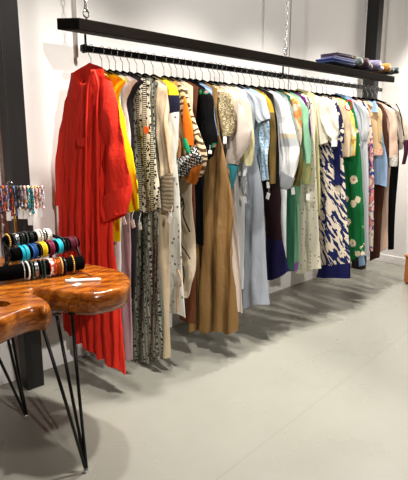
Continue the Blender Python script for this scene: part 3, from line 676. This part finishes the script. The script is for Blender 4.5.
for i in range(N):
    t_ = (outl[(i+1) % N]-outl[i-1]); nrm2.append(Vector((t_.y, -t_.x, 0)).normalized()*sg)
for off, dz_ in prof:
    for i in range(N):
        p = outl[i]+nrm2[i]*off+Vector((0, 0, dz_))
        if dz_ < -.005: p += nrm2[i]*.007*mnoise.noise((p.x*14, p.y*14, p.z*9))
        vs.append(p)
for L in range(len(prof)-1):
    for i in range(N):
        a, b = L*N+i, L*N+(i+1) % N; fs.append((a, b, b+N, a+N))
fs.append(tuple(range(N))); fs.append(tuple(reversed(range((len(prof)-1)*N, len(prof)*N))))
slab = mesh_obj('slab_top', vs, fs, SLAB, table, smooth=True)
bmx = bmesh.new(); bmx.from_mesh(slab.data); bmesh.ops.recalc_face_normals(bmx, faces=bmx.faces); bmx.to_mesh(slab.data); bmx.free()
for p in slab.data.polygons:
    if len(p.vertices) > 4: p.use_smooth = False
# natural crack through the slab
hp = [at(x, y, 2, TZ) for x, y in [(-14, 303), (-2, 300.5), (8, 301.5), (11, 304), (6, 306.5), (-3, 307), (-14, 308)]]
bmc = bmesh.new(); top = [bmc.verts.new(p+Vector((0, 0, .02))) for p in hp]; bot = [bmc.verts.new(p-Vector((0, 0, .12))) for p in hp]
bmc.faces.new(top); bmc.faces.new(bot[::-1])
for i in range(len(hp)): bmc.faces.new((top[i], bot[i], bot[(i+1) % len(hp)], top[(i+1) % len(hp)]))
bmesh.ops.recalc_face_normals(bmc, faces=bmc.faces)
mc = bpy.data.meshes.new('crack'); bmc.to_mesh(mc); bmc.free(); mc.materials.append(SLAB)
oc = bpy.data.objects.new('crack', mc); COL.objects.link(oc)
md = slab.modifiers.new('cut', 'BOOLEAN'); md.operation = 'DIFFERENCE'; md.object = oc; md.solver = 'EXACT'
bpy.context.view_layer.update()
nm = bpy.data.meshes.new_from_object(slab.evaluated_get(bpy.context.evaluated_depsgraph_get()))
slab.modifiers.clear(); slab.data = nm
bpy.data.objects.remove(oc)
def hairpin(foot, tops):
    ft = Vector(foot); bm = bmesh.new(); zt = TZ-.098
    T = [Vector((x, y, zt)) for x, y in tops]
    for i, tpt in enumerate(T):
        add_tube(bm, [tpt, tpt.lerp(ft+Vector((0, 0, .02)), .5), ft+Vector((0.003*(i-1), 0, .02))], .0068, 10)
    for p in T: add_box(bm, p+Vector((-.014, -.014, -.001)), p+Vector((.014, .014, .004)), .001)
    lg = bm_obj('leg', bm, BLACKMETAL, table, True)
    bm = bmesh.new(); add_tube(bm, [ft, ft+Vector((0, 0, .012)), ft+Vector((0, 0, .022))], [.011, .011, .007], 12)
    f_ = bm_obj('foot_cap', bm, CHROME, lg, True); f_.matrix_parent_inverse = Matrix.Identity(4); f_['label'] = 'chrome foot'
hairpin((.943, 1.697, 0), [(.81, 1.735), (.905, 1.80), (.955, 1.765)])
hairpin((.944, 2.278, 0), [(.665, 1.98), (.80, 2.12), (.86, 2.20)])
hairpin((.30, 1.9, 0), [(.42, 1.85), (.45, 1.98), (.38, 1.93)])
# pen-like white wand, twig and card on the table
def rod(name, label, cat, a, b, r, mat, parts=()):
    A, B = at(*a, 2, TZ+r), at(*b, 2, TZ+r); t_ = thing(name, label, cat, (A.x, A.y, TZ))
    bm = bmesh.new(); add_tube(bm, [A, A.lerp(B, .06), A.lerp(B, .94), B], [r*.7, r, r, r*.55], 12); bm_obj('barrel', bm, mat, t_, True)
    return t_, A, B
pen, A, B = rod('marker_pen', 'slim white marker pen lying on the wooden slab', 'pen', (66, 281), (101, 279.2), .0065, CARD)
bm = bmesh.new(); add_tube(bm, [A.lerp(B, -.02), A.lerp(B, .3)], .0078, 12); bm_obj('pen_cap', bm, CARD, pen, True)
bm = bmesh.new(); add_tube(bm, [A.lerp(B, .02)+Vector((0, 0, .009)), A.lerp(B, .25)+Vector((0, 0, .010))], .002, 6); bm_obj('pen_clip', bm, STEEL, pen, True)
q = at(77, 285, 2, TZ); bm = bmesh.new(); add_box(bm, (q.x-.018, q.y-.010, TZ), (q.x+.018, q.y+.010, TZ+.004), .001, Matrix.Rotation(.3, 3, 'Z'))
tag(bm_obj('eraser', bm, CARD), 'small white block beside the marker pen on the slab', 'eraser')
bm = bmesh.new(); pts = [at(x, y, 2, TZ+.003) for x, y in ((72, 272.5), (78, 273.5), (85, 273), (92, 276))]; add_tube(bm, pts, .0026, 6)
tag(bm_obj('leather_cord', bm, plain('leather', '#6d2f14', .6), None, True), 'thin brown leather cord lying behind the marker pen', 'cord')

# ------------------------------------------------------------------ bracelet stand
DIRB = (at(80, 264, 2, .825)-at(22, 273, 2, .825)).normalized()
rolls = [((-2, 274.2, .832), (83, 262.5, .832), .032), ((11, 255.5, .90), (77, 242.5, .90), .028), ((4, 241.5, .955), (50, 234.5, .955), .023)]
stand = thing('bracelet_stand', 'three-tier black velvet bracelet stand on the wooden slab', 'display stand', tuple(at(45, 268, 2, TZ)))
AX = []; ROLLR = []
for a, b, r in rolls:
    A, B = at(*a[:2], 2, a[2]), at(*b[:2], 2, b[2]); AX.append((A, B, r)); L = (B-A).normalized()
    bm = bmesh.new(); add_tube(bm, [A, A+L*.005, B-L*.005, B], [r*.86, r, r, r*.86], 22); bm_obj('roll', bm, VELVET, stand, True)
mid = [(A+B)/2 for A, B, r in AX]
for f in (.015, .985):
    pts = [A.lerp(B, f) for A, B, r in AX]
    base0 = Vector((pts[2].x, pts[2].y, TZ))
    bm = bmesh.new(); add_tube(bm, [pts[0], pts[1], pts[2]], .008, 8); add_tube(bm, [pts[2], base0+Vector((0, 0, .004))], .008, 8); bm_obj('upright', bm, BLACKMETAL, stand, True)
bm = bmesh.new(); _A, _B = AX[2][0], AX[2][1]; _r = math.atan2((_B-_A).y, (_B-_A).x); _m = (_A+_B)/2
add_box(bm, (_m.x-.12, _m.y-.03, TZ), (_m.x+.12, _m.y+.03, TZ+.012), .003, Matrix.Rotation(_r, 3, 'Z')); bm_obj('base', bm, BLACKMETAL, stand)
def bracelet(tier, f, mat, label, kind='band', w=.006, slack=.004, tilt=0.0):
    A, B, r = AX[tier]; c = A.lerp(B, f); ax = (B-A).normalized()
    ax = (Matrix.Rotation(tilt, 3, 'Z') @ ax); hb = {'band': w*.45, 'cords': w*.3+.002, 'beads': w*.52}[kind]; R = r+.002+hb
    bm = bmesh.new()
    c = c-Vector((0, 0, .001))
    if kind == 'band': add_torus(bm, c, ax, R, w*.45, 26, 6, 1.2)
    elif kind == 'cords':
        for o in (-1, 0, 1): add_torus(bm, c+ax*o*w*.42, Matrix.Rotation(o*.05, 3, 'Z') @ ax, R+.001*o, w*.24, 26, 5)
    else:
        a = ax.orthogonal().normalized(); b = ax.cross(a); n = int(2*PI*R/(w*1.05))
        for i in range(n): add_ball(bm, c+(a*math.cos(2*PI*i/n)+b*math.sin(2*PI*i/n))*R, w*.52, 6)
    tag(bm_obj('bracelet', bm, mat, None, True), label, 'bracelet', 'bracelets on the velvet stand')
TQ = plain('turquoise', '#12b5d4', .45); TQ2 = plain('aqua', '#37c4d8', .4); BLU = plain('royal_blue', '#174f8f', .5); YLW = plain('sun_yellow', '#e6c21a', .45); BUR = plain('burgundy', '#7c1437', .5)
MRN = plain('maroon', '#64162c', .5); JET = plain('jet', '#0c0c0e', .3); SIL = plain('silver', '#c8c8c6', .25, 1.0); COP = plain('copper', '#b2561e', .35, .6); GLD = plain('gold_beads', '#d0a046', .35, .5)
PRL = plain('pearl', '#ece6d8', .3); RWB = NT('red_white_beads', .4); RWB = RWB.color(RWB.ramp(RWB.noise(RWB.coord('Object'), 80, 1), [(0, '#c23a2a'), (.5, '#efe8dc')], True))
GRN = plain('dark_jade', '#26382c', .35); TANL = plain('tan_leather', '#b98a52', .6)
up = [(.13, TQ, 'turquoise', 'cords'), (.19, TQ2, 'aqua', 'cords'), (.26, BLU, 'royal blue', 'band'), (.31, BLU, 'royal blue', 'cords'), (.37, JET, 'jet black', 'beads'), (.42, YLW, 'yellow', 'cords'), (.465, YLW, 'golden yellow', 'band'), (.53, BUR, 'burgundy', 'cords'), (.575, BUR, 'burgundy', 'band'), (.65, TQ, 'turquoise', 'band'), (.695, TQ2, 'aqua', 'cords'), (.75, JET, 'jet black', 'band'), (.795, JET, 'jet black', 'beads'), (.85, MRN, 'maroon', 'cords'), (.895, MRN, 'maroon', 'cords'), (.94, MRN, 'maroon', 'band')]
notes = ['nearest the left end of the middle roll', 'second on the middle roll', 'left of its striped twin on the middle roll', 'left of the black beads on the middle roll', 'between blue and yellow on the middle roll', 'left of the golden band on the middle roll', 'right of the yellow cords on the middle roll', 'right of the golden band on the middle roll', 'left of the turquoise band on the middle roll', 'right of burgundy on the middle roll', 'left of the black bands on the middle roll', 'right of the aqua cords on the middle roll', 'left of the maroon cords on the middle roll', 'right of the jet beads on the middle roll', 'in the middle of the maroon trio on the middle roll', 'at the right tip of the middle roll']
for (f, mt, cn, kd), nt in zip(up, notes): bracelet(1, f, mt, f'{cn} {"beaded" if kd == "beads" else "corded" if kd == "cords" else "band"} bracelet {nt}', kd, .008 if kd != 'beads' else .007, .005, random.uniform(-.12, .12))
lo = [(.10, SIL, 'silver', 'beads', 'at the left end of the front roll'), (.16, PRL, 'ivory', 'beads', 'right of the silver beads on the front roll'), (.22, GRN, 'dark jade', 'beads', 'right of the ivory beads on the front roll'), (.28, SIL, 'silver', 'cords', 'between the jade and jet bracelets on the front roll'), (.34, JET, 'jet black', 'beads', 'left of the grey-green beads on the front roll'), (.40, GRN, 'grey-green', 'beads', 'left of the red-and-white beads on the front roll'), (.47, RWB, 'red-and-white', 'beads', 'in the middle of the front roll'), (.515, RWB, 'red-and-white', 'cords', 'left of the copper bands on the front roll'), (.56, COP, 'copper', 'band', 'right of the red-and-white cords on the front roll'), (.605, COP, 'copper', 'cords', 'left of the tan leather on the front roll'), (.65, TANL, 'tan leather', 'band', 'right of the copper cords on the front roll'), (.69, JET, 'jet black', 'band', 'right of the tan leather on the front roll'), (.83, GLD, 'gold', 'beads', 'near the right tip of the front roll')]
for f, mt, cn, kd, nt in lo: bracelet(0, .188+.812*f, mt, f'{cn} {"beaded" if kd == "beads" else "corded" if kd == "cords" else "band"} bracelet {nt}', kd, .0085, .004, random.uniform(-.1, .1))
kinds = {'beads': 'beaded', 'cords': 'corded', 'band': 'band'}
tp3 = [(.10, GLD, 'gold', 'beads', 'at the left end of the top tier'), (.24, JET, 'jet black', 'beads', 'right of the gold beads on the top tier'), (.36, SIL, 'silver', 'cords', 'between black beads on the top tier'), (.48, JET, 'glossy black', 'beads', 'right of the silver cords on the top tier'), (.58, JET, 'glossy black', 'band', 'in the middle of the top tier'), (.70, GRN, 'dark green', 'beads', 'right of the glossy black band on the top tier'), (.84, JET, 'jet black', 'cords', 'near the right end of the top tier')]
tp4 = [(.30, PRL, 'pearl', 'cords', 'leftmost in the pearl cluster of the top tier'), (.48, PRL, 'pearl', 'beads', 'right of the pearl cords in the pearl cluster of the top tier'), (.64, SIL, 'silver', 'band', 'between two pearl strings in the pearl cluster of the top tier'), (.78, PRL, 'pearl', 'beads', 'right of the silver band in the pearl cluster of the top tier'), (.91, PRL, 'creamy pearl', 'cords', 'at the right tip of the top tier')]
for f0, f1, lst in ((0, .64, tp3), (.56, .42, tp4)):
    for f, mt, cn, kd, nt in lst: bracelet(2, f0+f1*f, mt, f'{cn} {kinds[kd]} bracelet {nt}', kd, .009, .004, random.uniform(-.1, .1))

# ------------------------------------------------------------------ necklace rack
RP = Vector((1.005, 2.365, TZ))
rk = thing('jewellery_rack', 'brass jewellery rack with two crossbars behind the bracelets', 'jewellery rack', RP)
BARV = RT.copy()
bm = bmesh.new(); add_box(bm, (RP.x-.05, RP.y-.035, TZ), (RP.x+.05, RP.y+.035, TZ+.012), .003); bm_obj('base', bm, BRASS, rk)
ztop = 1.4-(187.5-138)/495*2.33; zlow = 1.4-(202-138)/495*2.33
bm = bmesh.new(); add_tube(bm, [RP+Vector((0, 0, .01)), Vector((RP.x, RP.y, ztop))], .006, 10); bm_obj('post', bm, BRASS, rk, True)
def bar(z, l0, l1):
    c = Vector((RP.x, RP.y, z)); bm = bmesh.new(); add_tube(bm, [c+BARV*l0, c+BARV*l1], .0042, 8)
    for l in (l0, l1): add_ball(bm, c+BARV*l, .007, 8)
    return bm_obj('crossbar', bm, BRASS, rk, True)
bar(ztop, -.105, .145); bar(zlow, -.03, .09)
bm = bmesh.new(); pts = [Vector((RP.x, RP.y, ztop))+BARV*(-.012+.014*math.cos(a))+Vector((0, 0, .012+.014*math.sin(a))) for a in [PI*1.4-i*.28 for i in range(16)]]
add_tube(bm, pts, .003, 6); bm_obj('top_hook', bm, CHROME, rk, True)
cols = [('gold', '#c79a3e', '#e8d39a', 'chain'), ('cream shell', '#e9dcc0', '#c8b48a', 'shell'), ('ruby and navy', '#a3202e', '#1d2350', 'bead'), ('navy and orange', '#22306a', '#d9642a', 'bead'), ('lilac', '#8b6f9a', '#d4c4da', 'bead'), ('black and red', '#17151a', '#a72a35', 'bead'), ('deep blue', '#1b2a63', '#5e7fb8', 'bead'), ('black jet', '#101013', '#4a4a50', 'bead'), ('smoky grey', '#6c6a70', '#c2bfc3', 'bead'), ('rose quartz', '#d7a1a5', '#f0d9d6', 'bead'), ('pearl and turquoise', '#eae3d6', '#18a7b4', 'bead'), ('turquoise', '#14a3ad', '#0c6b77', 'bead'), ('coral', '#d0583f', '#efb29b', 'bead'), ('white and rust', '#efe9df', '#a5512f', 'bead'), ('mauve', '#a58a9a', '#dfd2d8', 'bead')]
for i, (cn, c1, c2, kd) in enumerate(cols):
    k = NT('beads_'+cn.replace(' ', '_'), .35, .1, .5); mt = k.color(k.ramp(k.voro(k.coord('Object'), 70, out='Color'), [(0, c1), (.5, c2)], True))
    l = -.098+i*.0172; x0 = Vector((RP.x, RP.y, ztop))+BARV*l
    nk = thing('necklace', f'{cn} beaded necklace strand hung from the brass crossbar', 'necklace', tuple(x0), 'necklaces on the brass rack')
    bm = bmesh.new(); ln = random.uniform(.075, .13); nb = int(ln/.0062)
    out = -FW.copy(); out.z = 0; out.normalize()
    for s in (1, -1):
        for j in range(nb+1):
            u = j/nb; wv = .0065*math.sin(PI*min(1, u*.95+.05))
            add_ball(bm, x0+BARV*s*wv*.9+out*(.0075*s*(1-u)+.001*s)+Vector((0, 0, .0035-u*ln)), random.choice((.0038, .0044, .0052)), 6)
    add_ball(bm, x0+Vector((0, 0, -ln-.006)), .0075, 8, (1, 1, 1.3))
    bm_obj('bead_strand', bm, mt, nk, True)
    if i in (4, 10, 13):
        h0 = .035+.01*(i % 3); bm = bmesh.new(); p = x0+Vector((0, 0, -ln-.012-h0/2))+out*.004
        mm = Matrix((BARV, out, Vector((0, 0, 1)))).transposed()
        add_box(bm, (p.x-.011, p.y-.0007, p.z-h0/2), (p.x+.011, p.y+.0007, p.z+h0/2), 0, mm); o = bm_obj('price_tag', bm, CARD, nk); o['label'] = 'white price tag'
for i, (cn, c1, l) in enumerate((('black lacquer', '#121214', -.02), ('ivory', '#e8e0cf', .028), ('bronze', '#8a5a2a', .055), ('dark plum', '#3c1c30', .08))):
    x0 = Vector((RP.x, RP.y, zlow))+BARV*l; mt = plain('drop_'+cn.replace(' ', '_'), c1, .35)
    er = thing('earring', f'{cn} drop earring on a white card, hung from the lower crossbar', 'earring', tuple(x0), 'earrings on the lower crossbar')
    bm = bmesh.new(); add_torus(bm, x0+Vector((0, 0, -.002)), BARV, .0065, .0012, 12, 5); add_tube(bm, [x0+Vector((0, 0, -.008)), x0+Vector((0, 0, -.03))], .0012, 5); add_ball(bm, x0+Vector((0, 0, -.036)), .007, 8, (1, 1, 1.4)); bm_obj('drop', bm, mt, er, True)
    out = -FW.copy(); out.z = 0; out.normalize(); p = x0+Vector((0, 0, -.062)); mm = Matrix((BARV, out, Vector((0, 0, 1)))).transposed()
    bm = bmesh.new(); add_box(bm, (p.x-.0125, p.y-.0007, p.z-.025), (p.x+.0125, p.y+.0007, p.z+.025), 0, mm); add_tube(bm, [p+Vector((0, 0, .023)), x0+Vector((0, 0, -.04))], .0008, 4); o = bm_obj('backing_card', bm, CARD, er); o['label'] = 'white card'

# ------------------------------------------------------------------ folded cloths on the shelf
def folded(label, px, w, d, h, mat, z0, rot=0, roll=False):
    c = at(px[0], px[1], 1, BY0+.02+d/2); c = Vector((c.x, BY0+.015+d/2, z0))
    g = 'folded scarves on the shelf'
    bm = bmesh.new()
    if roll:
        pts = [c+Vector((0, 0, h/2))+(Matrix.Rotation(rot, 3, 'Z') @ Vector((0, (i/10-.5)*d, 0))) for i in range(11)]
        add_tube(bm, pts, [h/2*(.7+.3*math.sin(PI*min(1, .12+i/10*.76))) for i in range(11)], 14)
    else:
        n = max(2, int(h/.018))
        for i in range(n):
            hh = h/n; add_box(bm, (c.x-w/2+random.uniform(0, .008), c.y-d/2+random.uniform(0, .01), z0+i*hh), (c.x+w/2-random.uniform(0, .008), c.y+d/2, z0+(i+1)*hh-.001), hh*.42, Matrix.Rotation(rot, 3, 'Z'))
    bmesh.ops.subdivide_edges(bm, edges=list(bm.edges), cuts=1, use_grid_fill=True)
    for v in bm.verts:
        q = mnoise.noise_vector(v.co*22); a_ = .011 if roll else .004; v.co += Vector((q.x*a_, q.y*a_, max(q.z*a_*.8, -.001)))
        v.co.z = max(v.co.z, z0+.0005)
    o = tag(bm_obj('folded_scarf', bm, mat, None, True), label, 'scarf', g); return o
def objcloth(name, c1, c2, scale=30, gold=False):
    global DYE
    DYE = .65
    k = NT('scarf_'+name, .9, 0, .2, .2); v = k.coord('Object')
    c = k.mix(k.noise(v, scale, 3), c1, c2)
    if gold: c = k.mix(k.ramp(k.voro(v, 22), [(0, 1.0), (.22, 0.0)], True), c, '#d8a21c')
    k.bump(k.noise(v, 60, 4), .5, .006); DYE = 1.0
    return k.color(c)
Z = BZ1+TILT*.19+.0005
folded('royal blue folded scarf at the bottom of the wide pile on the shelf', (335, 66), .34, .17, .036, objcloth('blue', '#1f3a83', '#16285f'), Z)
folded('grey-violet folded scarf in the middle of the wide pile on the shelf', (338, 63), .31, .16, .022, objcloth('violet', '#6f6684', '#5a5272'), Z+.037)
folded('dark plum folded scarf with gold spots on top of the wide pile', (338, 60), .30, .16, .020, objcloth('plum', '#2c1830', '#3c2140', gold=True), Z+.060)
folded('grey-green rolled scarf beside the wide pile on the shelf', (351, 66), .08, .17, .085, objcloth('sage', '#5d6a62', '#465049'), Z, 0, True)
folded('dark maroon rolled scarf right of the grey-green roll', (358, 67), .08, .17, .09, objcloth('maroon', '#3a1722', '#281018'), Z, 0, True)
folded('pinkish grey folded scarf leaning low between the dark rolls', (363.2, 70), .07, .15, .05, objcloth('pinkgrey', '#8d7378', '#6e5a60'), Z, 0, True)
folded('mauve-grey rolled scarf beside the mustard one on the shelf', (370, 69), .10, .17, .095, objcloth('mauve', '#7b7390', '#686079'), Z, 0, True)
folded('pale blue and pink scarf tucked low in front of the mustard roll', (375.5, 74), .075, .12, .045, objcloth('sky', '#8fc0e6', '#dca0a8', 14), Z, 0, True)
folded('mustard rolled scarf on the shelf near its far end', (380, 71), .10, .17, .085, objcloth('mustard', '#b7791c', '#8d5a12'), Z, 0, True)
folded('olive brown folded scarf between mustard and teal ones', (384.2, 76), .06, .16, .05, objcloth('olive', '#5a5236', '#463f28'), Z, 0, True)
folded('dark teal scarf bundled at the far tip of the shelf', (388, 77), .09, .18, .065, objcloth('teal', '#133b45', '#0d2a33'), Z, 0, True)

# ------------------------------------------------------------------ wooden plinth box by the end wall
w0 = Vector((4.655, 1.99, 0)); bxo = thing('wooden_box', 'low orange-brown wooden box standing on the floor by the end wall', 'box', (4.85, 1.8, 0))
WB = NT('box_wood', .5, 0, .35); WB = WB.color(WB.mix(WB.noise(WB.coord('Object', (8, 8, 1)), 5, 4), '#8a4f22', '#a9682f'))
bm = bmesh.new(); add_box(bm, (4.655, 1.62, 0.02), (5.05, 1.99, .27), .004); bm_obj('carcass', bm, WB, bxo)
bm = bmesh.new(); add_box(bm, (4.645, 1.61, .2705), (5.06, 2.0, .29), .003); bm_obj('lid', bm, WB, bxo)
bm = bmesh.new(); add_box(bm, (4.67, 1.635, 0), (5.035, 1.975, .02), .002); bm_obj('base', bm, WB, bxo)

# ------------------------------------------------------------------ lamps of the shop
def spot(name, loc, target, power, size=65, rad=.05, blend=.6, col=(1, .96, .9)):
    l = bpy.data.lights.new(name, 'SPOT'); l.energy = power; l.spot_size = math.radians(size); l.spot_blend = blend; l.shadow_soft_size = rad; l.color = col
    o = bpy.data.objects.new(name, l); COL.objects.link(o); o.location = loc
    o.rotation_euler = (Vector(target)-Vector(loc)).to_track_quat('-Z', 'Y').to_euler(); return o
def panel(name, loc, sx, sy, power, col=(1, .98, .95)):
    l = bpy.data.lights.new(name, 'AREA'); l.shape = 'RECTANGLE'; l.size = sx; l.size_y = sy; l.energy = power; l.color = col
    o = bpy.data.objects.new(name, l); COL.objects.link(o); o.location = loc; return o
spot('track_spot', (.1, -2.8, 3.1), (2.1, 2.5, 2.1), 540, 60, .05, .6)
spot('track_spot', (-.6, .5, 2.75), (4.4, 2.5, 1.7), 240, 40, .05, .6)
spot('track_spot', (1.62, 1.35, 3.15), (1.15, 1.80, 0), 300, 62, .05, .5)
for _x in (1.5, 2.4, 3.3, 4.2, 4.9):
    spot('track_spot', (_x, 1.97, 3.15), (_x, 1.6, 0), 215, 95, .05)
w = bpy.data.worlds.new('world'); SC.world = w; w.use_nodes = True
w.node_tree.nodes['Background'].inputs[0].default_value = (1, 1, 1, 1); w.node_tree.nodes['Background'].inputs[1].default_value = .3
SC.view_settings.view_transform = 'Standard'; SC.view_settings.look = 'None'; SC.view_settings.exposure = 0.15; SC.view_settings.gamma = 1.0
SC.view_settings.use_curve_mapping = False
